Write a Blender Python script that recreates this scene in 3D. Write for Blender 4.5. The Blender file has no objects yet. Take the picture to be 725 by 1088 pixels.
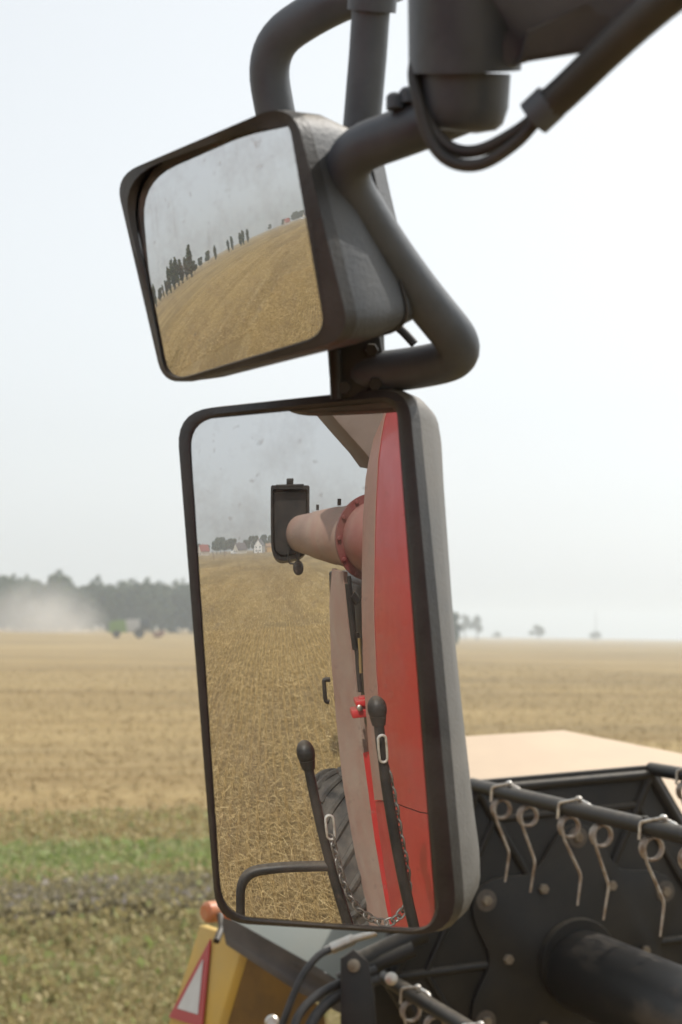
import bpy, bmesh, math, random
import numpy as np
from mathutils import Vector, Matrix

random.seed(7); rng = np.random.default_rng(11)
SC = bpy.context.scene
COL = SC.collection
R = math.radians

# ------------------------------------------------------------------ camera
FPX, H = 1600.0, 3.2                      # focal length in photograph pixels, eye height in the cab
yaw, pitch, roll = R(70.6), math.atan(129 / FPX), R(0.76)
f0 = np.array([-math.sin(yaw), math.cos(yaw), 0]); r0 = np.array([math.cos(yaw), math.sin(yaw), 0]); u0 = np.array([0, 0, 1.])
FW = f0 * math.cos(pitch) + u0 * math.sin(pitch); u1 = u0 * math.cos(pitch) - f0 * math.sin(pitch)
RT = r0 * math.cos(roll) + u1 * math.sin(roll); UP = u1 * math.cos(roll) - r0 * math.sin(roll)
EYE = np.array([0, 0, H])
cam = bpy.data.cameras.new('camera'); camo = bpy.data.objects.new('camera', cam); COL.objects.link(camo)
M = Matrix(((RT[0], UP[0], -FW[0], EYE[0]), (RT[1], UP[1], -FW[1], EYE[1]), (RT[2], UP[2], -FW[2], EYE[2]), (0, 0, 0, 1)))
camo.matrix_world = M
cam.sensor_fit = 'VERTICAL'; cam.sensor_height = 36; cam.lens = FPX / 1088 * 36
cam.clip_start = 0.05; cam.clip_end = 6000
cam.dof.use_dof = True; cam.dof.focus_distance = 1.95; cam.dof.aperture_fstop = 7.0
SC.camera = camo

# ------------------------------------------------------------------ light
SUN_EL, SUN_AZ = R(50), R(-16)            # azimuth from +Y towards +X
w = bpy.data.worlds.new('World'); SC.world = w; w.use_nodes = True
nt = w.node_tree; bg = nt.nodes['Background']
sky = nt.nodes.new('ShaderNodeTexSky'); sky.sky_type = 'NISHITA'; sky.sun_disc = False
sky.sun_elevation = SUN_EL; sky.sun_rotation = SUN_AZ; sky.dust_density = 3; sky.air_density = 1.3; sky.ozone_density = 1
hs = nt.nodes.new('ShaderNodeHueSaturation'); hs.inputs['Saturation'].default_value = 0.22; hs.inputs['Value'].default_value = 1.2
nt.links.new(sky.outputs[0], hs.inputs['Color'])
veil = nt.nodes.new('ShaderNodeMix'); veil.data_type = 'RGBA'; veil.inputs['Factor'].default_value = .52   # thin bright high haze over the whole sky
veil.inputs['B'].default_value = (5.25, 5.6, 5.8, 1); nt.links.new(hs.outputs[0], veil.inputs['A']); nt.links.new(veil.outputs['Result'], bg.inputs['Color'])
bg.inputs['Strength'].default_value = 0.15
sl = bpy.data.lights.new('sun', 'SUN'); sl.energy = 3.5; sl.angle = R(0.6); sl.color = (1, .955, .88)
so = bpy.data.objects.new('sun', sl); COL.objects.link(so)
sd = Vector((math.sin(SUN_AZ) * math.cos(SUN_EL), math.cos(SUN_AZ) * math.cos(SUN_EL), math.sin(SUN_EL)))
so.rotation_euler = sd.to_track_quat('Z', 'Y').to_euler(); so.location = (0, 0, 60)
SC.view_settings.view_transform = 'Standard'; SC.view_settings.look = 'None'
SC.cycles.volume_bounces = 3
SC.view_settings.exposure = 0.1; SC.view_settings.gamma = 1

# ------------------------------------------------------------------ geometry of sight lines (used to take positions off the photograph)
def ray(x, y):
    d = FW * FPX + RT * (x - 362.5) - UP * (y - 544); return d / np.linalg.norm(d)
def at(x, y, dist): return EYE + ray(x, y) * dist
def onplane(x, y, axis, val):
    d = ray(x, y); return EYE + d * ((val - EYE[axis]) / d[axis])
def onX(x, y, X): return onplane(x, y, 0, X)
def normal(a, e): return np.array([math.cos(e) * math.sin(a), -math.cos(e) * math.cos(a), math.sin(e)])
class Mirror:
    def __init__(s, px, D, n, rad):
        s.M = at(px[0], px[1], D); s.n = n; s.R = rad; s.S = s.M - n * rad
    def hit(s, x, y):
        d = ray(x, y); v = EYE - s.S; b = v @ d; c = v @ v - s.R ** 2; q = b * b - c
        P = EYE + d * (-b - math.sqrt(max(q, 0))); nn = (P - s.S) / s.R
        return P, d - 2 * (d @ nn) * nn
    def flat(s, x, y, wd=0.0):            # point on the plane parallel to the glass at height wd
        d = ray(x, y); return EYE + d * (((s.M + s.n * wd - EYE) @ s.n) / (d @ s.n))
    def off(s, x, y, wd):                 # point on the sphere lying wd in front of the glass
        d = ray(x, y); v = EYE - s.S; b = v @ d; c = v @ v - (s.R + wd) ** 2; return EYE + d * (-b - math.sqrt(max(b * b - c, 0)))
    def go(s, x, y, axis=1, val=-3.0):    # where the reflected sight line meets the plane axis = val
        P, r = s.hit(x, y); return P + r * ((val - P[axis]) / r[axis])
    def far(s, x, y, t):
        P, r = s.hit(x, y); return P + r * t
    def azim(s, x, y, dist):              # ground point at that distance under the reflected sight line
        P, r = s.hit(x, y); h = np.array([r[0], r[1]]); h /= np.linalg.norm(h)
        return np.array([P[0] + h[0] * dist, P[1] + h[1] * dist, 0])
MM = Mirror((330, 705), 1.4, normal(R(37.2268), R(-5.1068)), 2.0)
UM = Mirror((240, 270), 1.3, normal(R(24.95), R(-11.33)), 0.70)

# ------------------------------------------------------------------ mesh helpers
def bm(): return bmesh.new()
def V(p): return Vector((float(p[0]), float(p[1]), float(p[2])))
def obj(name, b, mat, parent=None, smooth=True, sharp=40):
    me = bpy.data.meshes.new(name)
    if isinstance(b, bmesh.types.BMesh):
        bmesh.ops.recalc_face_normals(b, faces=b.faces[:])
        b.to_mesh(me); b.free()
    else:
        me = b; me.name = name
    o = bpy.data.objects.new(name, me); COL.objects.link(o)
    if mat: me.materials.append(mat)
    if smooth:
        me.polygons.foreach_set('use_smooth', [True] * len(me.polygons))
        try: me.set_sharp_from_angle(angle=R(sharp))
        except Exception: pass
    if parent is not None:
        o.parent = parent
        if parent.type == 'EMPTY': o.matrix_parent_inverse = Matrix.Translation(-parent.location)
    return o
def thing(name, label, cat, loc=(0, 0, 0), group=None):
    o = bpy.data.objects.new(name, None); COL.objects.link(o); o.location = V(loc); o.empty_display_size = .1
    o['label'] = label; o['category'] = cat
    if group: o['group'] = group
    return o
def tag(o, label, cat, group=None):
    o['label'] = label; o['category'] = cat
    if group: o['group'] = group
    return o
def loft(b, loops, cap0=True, cap1=True, closed=True):
    vs = [[b.verts.new(V(p)) for p in l] for l in loops]
    n = len(loops[0])
    for a, c in zip(vs[:-1], vs[1:]):
        for i in range(n if closed else n - 1):
            j = (i + 1) % n
            b.faces.new((a[i], a[j], c[j], c[i]))
    if cap0: b.faces.new(vs[0])
    if cap1: b.faces.new(vs[-1])
    return vs
def frames(pts):
    pts = [np.asarray(p, float) for p in pts]; n = len(pts)
    T = []
    for i in range(n):
        t = pts[min(i + 1, n - 1)] - pts[max(i - 1, 0)]; T.append(t / (np.linalg.norm(t) + 1e-12))
    a = np.array([0, 0, 1.]) if abs(T[0][2]) < .9 else np.array([1., 0, 0])
    u = np.cross(T[0], a); u /= np.linalg.norm(u); out = []
    for t in T:
        u = u - t * (u @ t); u /= np.linalg.norm(u); out.append((t, u, np.cross(t, u)))
    return pts, out
def tube(b, pts, rad, seg=16, cap=True):
    pts, fr = frames(pts); loops = []
    for i, (p, (t, u, v)) in enumerate(zip(pts, fr)):
        r = rad[i] if hasattr(rad, '__len__') else rad
        loops.append([p + (u * math.cos(2 * math.pi * k / seg) + v * math.sin(2 * math.pi * k / seg)) * r for k in range(seg)])
    loft(b, loops, cap, cap)
def bend(pts, rad, n=8):                  # polyline with rounded corners
    pts = [np.asarray(p, float) for p in pts]; out = [pts[0]]
    for a, p, c in zip(pts[:-2], pts[1:-1], pts[2:]):
        d1 = (a - p); l1 = np.linalg.norm(d1); d2 = (c - p); l2 = np.linalg.norm(d2)
        k = min(rad, l1 * .49, l2 * .49); s = p + d1 / l1 * k; e = p + d2 / l2 * k
        for i in range(n + 1):
            t = i / n; out.append((1 - t) ** 2 * s + 2 * t * (1 - t) * p + t * t * e)
    out.append(pts[-1]); return out
def spline(pts, n=8):
    pts = [np.asarray(p, float) for p in pts]; P = [2 * pts[0] - pts[1]] + pts + [2 * pts[-1] - pts[-2]]; out = []
    for i in range(1, len(P) - 2):
        for k in range(n):
            t = k / n; a, q, c, d = P[i - 1:i + 3]
            out.append(.5 * (2 * q + (c - a) * t + (2 * a - 5 * q + 4 * c - d) * t * t + (3 * q - a - 3 * c + d) * t ** 3))
    out.append(pts[-1]); return out
def prism(b, poly, ext, bev=0):
    ext = np.asarray(ext, float)
    v0 = [b.verts.new(V(p)) for p in poly]; v1 = [b.verts.new(V(np.asarray(p) + ext)) for p in poly]
    n = len(poly); es = []
    fs = [b.faces.new(v0), b.faces.new(v1)]
    for i in range(n): fs.append(b.faces.new((v0[i], v0[(i + 1) % n], v1[(i + 1) % n], v1[i])))
    if bev:
        bmesh.ops.recalc_face_normals(b, faces=fs)
        ed = list({e for f in fs[:2] for e in f.edges})
        bmesh.ops.bevel(b, geom=ed, offset=bev, segments=2, affect='EDGES', profile=.5)
def box(b, c, s, rot=None, bev=0):
    m = Matrix.Translation(V(c)) @ (rot if rot else Matrix()) @ Matrix.Diagonal((s[0], s[1], s[2], 1))
    r = bmesh.ops.create_cube(b, size=1, matrix=m)
    if bev:
        ed = list({e for v in r['verts'] for e in v.link_edges})
        bmesh.ops.bevel(b, geom=ed, offset=bev, segments=2, affect='EDGES', profile=.5)
def ball(b, c, rad, seg=20, sc=(1, 1, 1)):
    bmesh.ops.create_uvsphere(b, u_segments=seg, v_segments=seg // 2 + 2, radius=rad, matrix=Matrix.Translation(V(c)) @ Matrix.Diagonal((sc[0], sc[1], sc[2], 1)))
def disc(b, c, axis, rad, th, seg=24, dome=.3):   # short cylinder with a slightly domed outer end (bolts, hubs)
    a = np.asarray(axis, float); a /= np.linalg.norm(a); c = np.asarray(c, float)
    tube(b, [c, c + a * th * .8, c + a * th], [rad, rad, rad * (1 - dome)], seg)
def rquad(cs, rads, n=7, m=8):            # rounded quadrilateral in space: corners, corner radii
    cs = [np.asarray(c, float) for c in cs]; out = []
    if not hasattr(rads, '__len__'): rads = [rads] * 4
    for i in range(4):
        p, a, c = cs[i], cs[i - 1], cs[(i + 1) % 4]
        d1 = a - p; d2 = c - p; l1 = np.linalg.norm(d1); l2 = np.linalg.norm(d2); r = min(rads[i], .49 * l1, .49 * l2)
        s = p + d1 / l1 * r; e = p + d2 / l2 * r
        for k in range(n + 1):
            t = k / n; out.append((1 - t) ** 2 * s + 2 * t * (1 - t) * p + t * t * e)
        q = cs[(i + 1) % 4]; rn = min(rads[(i + 1) % 4], .49 * l2); s2 = q + (p - q) / l2 * rn
        for k in range(1, m): out.append(e + (s2 - e) * k / m)
    return out
def quads_mesh(name, P):                  # P: (n,4,3) loose quads
    n = len(P); me = bpy.data.meshes.new(name)
    me.vertices.add(n * 4); me.vertices.foreach_set('co', P.astype(np.float32).ravel())
    me.loops.add(n * 4); me.loops.foreach_set('vertex_index', np.arange(n * 4, dtype=np.int32))
    me.polygons.add(n); me.polygons.foreach_set('loop_start', np.arange(0, n * 4, 4, dtype=np.int32))
    me.update(calc_edges=True); return me

# ------------------------------------------------------------------ materials
def mat(name, col, rough=.5, metal=0, col2=None, scale=8, detail=6, amt=1.0, bump=0, bscale=None, coat=0, lo=.35, hi=.65, stretch=None, spec=None, dust=0):
    m = bpy.data.materials.new(name); m.use_nodes = True; t = m.node_tree; p = t.nodes['Principled BSDF']
    p.inputs['Base Color'].default_value = (*col, 1); p.inputs['Roughness'].default_value = rough; p.inputs['Metallic'].default_value = metal
    p.inputs['Coat Weight'].default_value = coat
    if spec is not None: p.inputs['Specular IOR Level'].default_value = spec
    tc = t.nodes.new('ShaderNodeTexCoord'); src = tc.outputs['Object']
    if stretch:
        mp = t.nodes.new('ShaderNodeMapping'); mp.inputs['Scale'].default_value = stretch; t.links.new(src, mp.inputs['Vector']); src = mp.outputs[0]
    if col2 is not None:
        nz = t.nodes.new('ShaderNodeTexNoise'); nz.inputs['Scale'].default_value = scale; nz.inputs['Detail'].default_value = detail; nz.inputs['Roughness'].default_value = .62
        t.links.new(src, nz.inputs['Vector'])
        rp = t.nodes.new('ShaderNodeMapRange'); rp.inputs['From Min'].default_value = lo; rp.inputs['From Max'].default_value = hi
        rp.inputs['To Max'].default_value = amt; t.links.new(nz.outputs['Fac'], rp.inputs['Value'])
        mx = t.nodes.new('ShaderNodeMix'); mx.data_type = 'RGBA'; mx.inputs['A'].default_value = (*col, 1); mx.inputs['B'].default_value = (*col2, 1)
        t.links.new(rp.outputs[0], mx.inputs['Factor']); t.links.new(mx.outputs['Result'], p.inputs['Base Color'])
        rr = t.nodes.new('ShaderNodeMapRange'); rr.inputs['To Min'].default_value = rough; rr.inputs['To Max'].default_value = min(1, rough + .25)
        t.links.new(rp.outputs[0], rr.inputs['Value']); t.links.new(rr.outputs[0], p.inputs['Roughness'])
    if dust:                              # dust that has settled on faces that look up
        ge = t.nodes.new('ShaderNodeNewGeometry'); sx = t.nodes.new('ShaderNodeSeparateXYZ'); t.links.new(ge.outputs['Normal'], sx.inputs[0])
        dr = t.nodes.new('ShaderNodeMapRange'); dr.inputs['From Min'].default_value = .35; dr.inputs['From Max'].default_value = 1.0; dr.inputs['To Max'].default_value = dust; t.links.new(sx.outputs['Z'], dr.inputs['Value'])
        dn = t.nodes.new('ShaderNodeTexNoise'); dn.inputs['Scale'].default_value = 40; dn.inputs['Detail'].default_value = 6; t.links.new(tc.outputs['Object'], dn.inputs['Vector'])
        dm = t.nodes.new('ShaderNodeMath'); dm.operation = 'MULTIPLY'; t.links.new(dr.outputs[0], dm.inputs[0]); t.links.new(dn.outputs['Fac'], dm.inputs[1])
        dx = t.nodes.new('ShaderNodeMix'); dx.data_type = 'RGBA'; t.links.new(dm.outputs[0], dx.inputs['Factor']); dx.inputs['B'].default_value = (.34, .28, .2, 1)
        t.links.new(mx.outputs['Result'], dx.inputs['A']); t.links.new(dx.outputs['Result'], p.inputs['Base Color'])
    if bump:
        n2 = t.nodes.new('ShaderNodeTexNoise'); n2.inputs['Scale'].default_value = bscale or scale * 4; n2.inputs['Detail'].default_value = 5
        t.links.new(src, n2.inputs['Vector']); bp = t.nodes.new('ShaderNodeBump'); bp.inputs['Strength'].default_value = bump; bp.inputs['Distance'].default_value = .01
        t.links.new(n2.outputs['Fac'], bp.inputs['Height']); t.links.new(bp.outputs[0], p.inputs['Normal'])
    return m
def island_mat(name, stops, rough=.8, trans=0):
    m = bpy.data.materials.new(name); m.use_nodes = True; t = m.node_tree; p = t.nodes['Principled BSDF']; p.inputs['Roughness'].default_value = rough
    g = t.nodes.new('ShaderNodeNewGeometry'); r = t.nodes.new('ShaderNodeValToRGB'); e = r.color_ramp.elements
    while len(e) < len(stops): e.new(.5)
    for k, (pos, c) in enumerate(stops): e[k].position = pos; e[k].color = (*c, 1)
    t.links.new(g.outputs['Random Per Island'], r.inputs['Fac']); t.links.new(r.outputs[0], p.inputs['Base Color'])
    if trans:
        tl = t.nodes.new('ShaderNodeBsdfTranslucent'); t.links.new(r.outputs[0], tl.inputs['Color']); ms = t.nodes.new('ShaderNodeMixShader'); ms.inputs[0].default_value = trans
        t.links.new(p.outputs[0], ms.inputs[1]); t.links.new(tl.outputs[0], ms.inputs[2]); t.links.new(ms.outputs[0], t.nodes['Material Output'].inputs['Surface'])
    return m
def mirror_mat(name, tint, dirt, sc, scratch=False):
    m = bpy.data.materials.new(name); m.use_nodes = True; t = m.node_tree; p = t.nodes['Principled BSDF']; out = t.nodes['Material Output']
    p.inputs['Base Color'].default_value = (*tint, 1); p.inputs['Metallic'].default_value = 1; p.inputs['Roughness'].default_value = 0.0
    d = t.nodes.new('ShaderNodeBsdfDiffuse'); d.inputs['Color'].default_value = (.42, .38, .33, 1)
    tc = t.nodes.new('ShaderNodeTexCoord')
    n1 = t.nodes.new('ShaderNodeTexNoise'); n1.inputs['Scale'].default_value = sc; n1.inputs['Detail'].default_value = 8; n1.inputs['Roughness'].default_value = .7
    t.links.new(tc.outputs['Object'], n1.inputs['Vector'])
    r1 = t.nodes.new('ShaderNodeMapRange'); r1.inputs['From Min'].default_value = .46; r1.inputs['From Max'].default_value = .8; r1.inputs['To Min'].default_value = dirt * .35; r1.inputs['To Max'].default_value = dirt * 2.6
    t.links.new(n1.outputs['Fac'], r1.inputs['Value']); fac = r1.outputs[0]
    if scratch:
        mp = t.nodes.new('ShaderNodeMapping'); mp.inputs['Rotation'].default_value = (R(20), R(35), R(10)); mp.inputs['Scale'].default_value = (60, 60, 3)
        t.links.new(tc.outputs['Object'], mp.inputs['Vector'])
        n2 = t.nodes.new('ShaderNodeTexNoise'); n2.inputs['Scale'].default_value = 1.6; n2.inputs['Detail'].default_value = 3; t.links.new(mp.outputs[0], n2.inputs['Vector'])
        r2 = t.nodes.new('ShaderNodeMapRange'); r2.inputs['From Min'].default_value = .62; r2.inputs['From Max'].default_value = .78; r2.inputs['To Max'].default_value = .16
        t.links.new(n2.outputs['Fac'], r2.inputs['Value'])
        ad = t.nodes.new('ShaderNodeMath'); ad.operation = 'ADD'; t.links.new(fac, ad.inputs[0]); t.links.new(r2.outputs[0], ad.inputs[1]); fac = ad.outputs[0]
    n3 = t.nodes.new('ShaderNodeTexNoise'); n3.inputs['Scale'].default_value = 85; n3.inputs['Detail'].default_value = 3; t.links.new(tc.outputs['Object'], n3.inputs['Vector'])
    r3 = t.nodes.new('ShaderNodeMapRange'); r3.inputs['From Min'].default_value = .66; r3.inputs['From Max'].default_value = .78; r3.inputs['To Max'].default_value = .35; t.links.new(n3.outputs['Fac'], r3.inputs['Value'])
    a3 = t.nodes.new('ShaderNodeMath'); a3.operation = 'ADD'; t.links.new(fac, a3.inputs[0]); t.links.new(r3.outputs[0], a3.inputs[1]); fac = a3.outputs[0]
    ms = t.nodes.new('ShaderNodeMixShader'); t.links.new(fac, ms.inputs[0]); t.links.new(p.outputs[0], ms.inputs[1]); t.links.new(d.outputs[0], ms.inputs[2]); t.links.new(ms.outputs[0], out.inputs['Surface'])
    return m

PL = mat('dusty_black_plastic', (.038, .043, .05), .45, col2=(.11, .113, .116), scale=9, amt=.55, bump=.12, bscale=260, dust=1.1)
RUB = mat('black_rim', (.018, .018, .019), .4, col2=(.08, .076, .07), scale=14, amt=.55, bump=.1, bscale=240, dust=1.0)
SHELL = mat('grey_shell', (.085, .086, .084), .42, col2=(.19, .18, .165), scale=7, amt=.7, bump=.12, bscale=260, dust=.9)
PIPE = mat('painted_steel_tube', (.046, .056, .070), .4, col2=(.10, .112, .128), scale=11, amt=.7, bump=.06, bscale=120, dust=.5)
BLK = mat('black_steel', (.010, .010, .010), .42, col2=(.045, .037, .028), scale=6, amt=.5, spec=.35, bump=.05, bscale=60, dust=.5)
TUBEM = mat('worn_tube', (.02, .019, .018), .35, col2=(.10, .08, .06), scale=5, amt=.8, lo=.52, hi=.66, stretch=(.45, 1, 1), bump=.04, bscale=60)
RED = mat('red_paint', (.47, .010, .016), .36, col2=(.42, .055, .045), scale=4, amt=.5, coat=.12, dust=.5)
TANK = mat('dusty_tank_sheet', (.16, .12, .095), .6, col2=(.22, .17, .14), scale=4, amt=.8)
DUSTREFL = mat('dusty_red_with_reflection', (.36, .17, .125), .5, col2=(.34, .235, .18), scale=3, amt=.8)
PINK = mat('dusty_red_sheet', (.33, .195, .15), .55, col2=(.36, .265, .205), scale=3.5, amt=.9, bump=.05, bscale=30)
DRED = mat('dark_red_steel', (.15, .022, .022), .45, col2=(.18, .08, .06), scale=8, amt=.6)
PEACH = mat('pale_dusty_hood', (.52, .385, .265), .6, col2=(.57, .44, .31), scale=6, amt=.9, detail=10)
YEL = mat('yellow_paint', (.60, .38, .06), .5, col2=(.50, .36, .13), scale=5, amt=.7)
WHITE = mat('white_reflector', (.62, .63, .62), .45, col2=(.5, .49, .46), scale=12, amt=.5)
SIGNRED = mat('sign_red', (.42, .05, .05), .45)
ORANGE = mat('orange_lens', (.55, .17, .06), .35, col2=(.5, .28, .16), scale=20, amt=.8)
STEEL = mat('zinc_steel', (.55, .54, .5), .3, metal=.9, col2=(.4, .3, .2), scale=30, amt=.6)
CHAINM = mat('dull_chain', (.24, .23, .21), .4, metal=.7, col2=(.12, .09, .06), scale=30, amt=.8)
RUST = mat('rusty_spring', (.22, .15, .10), .42, metal=.6, col2=(.50, .47, .42), scale=35, amt=.9)
BRIGHT = mat('bright_clip', (.74, .73, .69), .3, metal=.6, col2=(.4, .33, .26), scale=45, amt=.9)
BOLT = mat('brown_bolt', (.16, .12, .08), .5, metal=.4, col2=(.3, .26, .2), scale=40)
DISCM = mat('dull_washer', (.07, .06, .05), .55, col2=(.12, .10, .08), scale=30)
TYRE = mat('tyre_rubber', (.03, .03, .029), .75, col2=(.13, .115, .095), scale=7, amt=.8)
GREYG = mat('grey_green_sheet', (.17, .195, .18), .55, col2=(.24, .25, .22), scale=4, amt=.7)
HOSE = mat('rubber_hose', (.016, .016, .017), .5, col2=(.08, .07, .06), scale=20, amt=.5)

# ------------------------------------------------------------------ the setting: field
def field_mat():
    m = bpy.data.materials.new('stubble_field'); m.use_nodes = True; t = m.node_tree; p = t.nodes['Principled BSDF']; p.inputs['Roughness'].default_value = .9; p.inputs['Specular IOR Level'].default_value = .15
    tc = t.nodes.new('ShaderNodeTexCoord')
    def noise(scale, stretch, det=6, rot=0):
        mp = t.nodes.new('ShaderNodeMapping'); mp.inputs['Scale'].default_value = stretch; mp.inputs['Rotation'].default_value = (0, 0, rot); t.links.new(tc.outputs['Object'], mp.inputs['Vector'])
        n = t.nodes.new('ShaderNodeTexNoise'); n.inputs['Scale'].default_value = scale; n.inputs['Detail'].default_value = det; n.inputs['Roughness'].default_value = .65; t.links.new(mp.outputs[0], n.inputs['Vector']); return n.outputs['Fac']
    def mix(f, a, b, lo, hi):
        r = t.nodes.new('ShaderNodeMapRange'); r.inputs['From Min'].default_value = lo; r.inputs['From Max'].default_value = hi; t.links.new(f, r.inputs['Value'])
        x = t.nodes.new('ShaderNodeMix'); x.data_type = 'RGBA'; t.links.new(r.outputs[0], x.inputs['Factor'])
        for k, v in (('A', a), ('B', b)):
            if isinstance(v, tuple): x.inputs[k].default_value = (*v, 1)
            else: t.links.new(v, x.inputs[k])
        return x.outputs['Result']
    c = mix(noise(.16, (1, .12, 1)), (.24, .165, .068), (.365, .265, .12), .40, .60)          # swaths along the rows
    c = mix(noise(.9, (1, .05, 1)), c, (.41, .315, .165), .5, .72)                             # straw rows
    c = mix(noise(.05, (1, .5, 1), 4, .5), c, (.21, .155, .075), .5, .66)                      # broad patches
    c = mix(noise(9, (1, .6, 1), 8), (.16, .105, .045), c, .3, .52)                            # soil between the straw
    wm = t.nodes.new('ShaderNodeMapping'); wm.inputs['Rotation'].default_value = (0, 0, R(4)); t.links.new(tc.outputs['Object'], wm.inputs['Vector'])
    wv_ = t.nodes.new('ShaderNodeTexWave'); wv_.inputs['Scale'].default_value = .055; wv_.inputs['Distortion'].default_value = 3.5; wv_.inputs['Detail'].default_value = 2; wv_.inputs['Detail Scale'].default_value = .35; t.links.new(wm.outputs[0], wv_.inputs['Vector'])
    c = mix(wv_.outputs['Fac'], c, (.225, .155, .068), .86, 1.3)                               # tramlines left by wheels
    t.links.new(c, p.inputs['Base Color'])
    n = noise(25, (1, 1, 1), 6); b = t.nodes.new('ShaderNodeBump'); b.inputs['Strength'].default_value = .6; b.inputs['Distance'].default_value = .05; t.links.new(n, b.inputs['Height']); t.links.new(b.outputs[0], p.inputs['Normal'])
    return m
FIELD = field_mat()
def sst(a, b_, x):
    t = min(1, max(0, (x - a) / (b_ - a))); return t * t * (3 - 2 * t)
AX = math.atan2(FW[1], FW[0])
def height(x, y):                         # the field climbs gently towards the wood on the left
    r_ = math.hypot(x, y); d = (math.atan2(y, x) - AX + math.pi) % (2 * math.pi) - math.pi     # positive: left of the view
    amp = (.5 + 2.3 * sst(-.05, .06, d)) * (1 - sst(.5, 1.1, d)) * sst(-1.1, -.5, d)
    return amp * (sst(110, 400, r_) + .0011 * max(0, r_ - 400))
g = bm()
rs = [0, 5, 10, 20, 40, 70, 100, 130, 160, 190, 220, 250, 280, 310, 340, 370, 400, 440, 500, 600, 750, 950, 1200, 1600]
prev = [g.verts.new((0, 0, 0))]; NS = 256
for r_ in rs[1:]:
    ring = []
    for k in range(NS):
        x_, y_ = r_ * math.cos(2 * math.pi * k / NS), r_ * math.sin(2 * math.pi * k / NS); ring.append(g.verts.new((x_, y_, height(x_, y_))))
    for k in range(NS):
        if len(prev) == 1: g.faces.new((prev[0], ring[k], ring[(k + 1) % NS]))
        else: g.faces.new((prev[k], ring[k], ring[(k + 1) % NS], prev[(k + 1) % NS]))
    prev = ring
fo = obj('field', g, FIELD); fo['kind'] = 'structure'

def straws(n, xs, ys, lmin, lmax, wid, tilt, z0=0.0, lie=.7, height=.14):
    """loose straws: most lie about, the rest stand as cut stubble"""
    x = xs(n); y = ys(n); a = rng.uniform(0, 2 * math.pi, n); L = rng.uniform(lmin, lmax, n)
    stand = rng.random(n) > lie; x = np.where(stand, np.round(x / .16) * .16 + rng.normal(0, .012, n), x)
    e = np.where(stand, rng.uniform(R(55), R(95), n), rng.normal(0, tilt, n))
    L = np.where(stand, rng.uniform(.5, 1.0, n) * height, L)
    d = np.stack([np.cos(a) * np.cos(e), np.sin(a) * np.cos(e), np.abs(np.sin(e))], 1) * L[:, None]
    z = np.where(stand, 0, z0 + rng.random(n) ** 2 * .09)
    P = np.stack([x, y, z], 1); b = rng.uniform(0, 2 * math.pi, n)
    s = np.stack([np.cos(b), np.sin(b), rng.normal(0, .3, n)], 1); s -= d * ((s * d).sum(1) / (d * d).sum(1))[:, None]; s /= np.linalg.norm(s, axis=1)[:, None]; s *= wid * rng.uniform(.6, 1.4, n)[:, None] * .5
    return np.stack([P - s, P + s, P + d + s * .7, P + d - s * .7], 1)
yy = lambda n: -3.5 - 24 * rng.random(n) ** 1.7
def xx(n): return rng.uniform(-7.0, 1.0, n)
Q1 = straws(240000, xx, yy, .05, .22, .0045, .22, .01, .6, .13)
Q2 = straws(70000, lambda n: rng.uniform(-30, 2, n), lambda n: -7 - 60 * rng.random(n) ** 1.7, .10, .28, .0085, .25, .01, .6, .15)
Q3 = straws(80000, lambda n: rng.uniform(-36, 4, n), lambda n: -15 - 120 * rng.random(n) ** 1.7, .12, .34, .013, .2, .01, .6, .17)
STRAW = island_mat('straw', [(0, (.25, .165, .062)), (.35, (.41, .285, .115)), (.7, (.52, .38, .165)), (1, (.66, .51, .265))], .7)
st = obj('stubble', quads_mesh('stubble', np.concatenate([Q1, Q2, Q3])), STRAW, smooth=False); st['kind'] = 'stuff'

# weedy margin on the left of the machine, running along the rows
def blades(n, x0, x1, y0, y1, h0, h1, wid, lean=.35, clump=0):
    x = rng.uniform(x0, x1, n); y = rng.uniform(y0, y1, n)
    if clump:
        k = max(4, n // clump); cx = rng.uniform(x0, x1, k); cy = rng.uniform(y0, y1, k); ch = rng.uniform(.55, 1.2, k); i = rng.integers(0, k, n)
        x = cx[i] + rng.normal(0, .16, n); y = cy[i] + rng.normal(0, .2, n); hh = ch[i]
    else: hh = 1
    h = rng.uniform(h0, h1, n) * hh; a = rng.uniform(0, 2 * math.pi, n)
    d = np.stack([np.cos(a) * lean * h * rng.random(n), np.sin(a) * lean * h * rng.random(n), h], 1)
    P = np.stack([x, y, np.zeros(n)], 1); s = np.stack([-np.sin(a), np.cos(a), np.zeros(n)], 1) * wid * .5
    m_ = P + d * .55 - np.array([0, 0, 0]); 
    q1 = np.stack([P - s, P + s, m_ + s * .8, m_ - s * .8], 1); tip = P + d * np.array([1.5, 1.5, 1])
    q2 = np.stack([m_ - s * .8, m_ + s * .8, tip + s * .15, tip - s * .15], 1)
    return np.concatenate([q1, q2])
def tops(n, x0, x1, y0, y1, z0, z1, s0, s1):
    x = rng.uniform(x0, x1, n); y = rng.uniform(y0, y1, n); z = rng.uniform(z0, z1, n); P = np.stack([x, y, z], 1)
    u = rng.normal(size=(n, 3)); u /= np.linalg.norm(u, axis=1)[:, None]; v = np.cross(u, rng.normal(size=(n, 3))); v /= np.linalg.norm(v, axis=1)[:, None]
    s = rng.uniform(s0, s1, n)[:, None]; u *= s; v *= s
    return np.stack([P - u - v, P + u - v, P + u + v, P - u + v], 1)
GREEN = island_mat('green_weeds', [(0, (.24, .30, .08)), (.45, (.29, .345, .12)), (.75, (.36, .37, .16)), (1, (.43, .39, .20))], .7, .4)
DRY = island_mat('dry_grass', [(0, (.30, .25, .11)), (.4, (.38, .315, .15)), (.75, (.46, .38, .20)), (1, (.31, .335, .13))], .8, .4)
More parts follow.
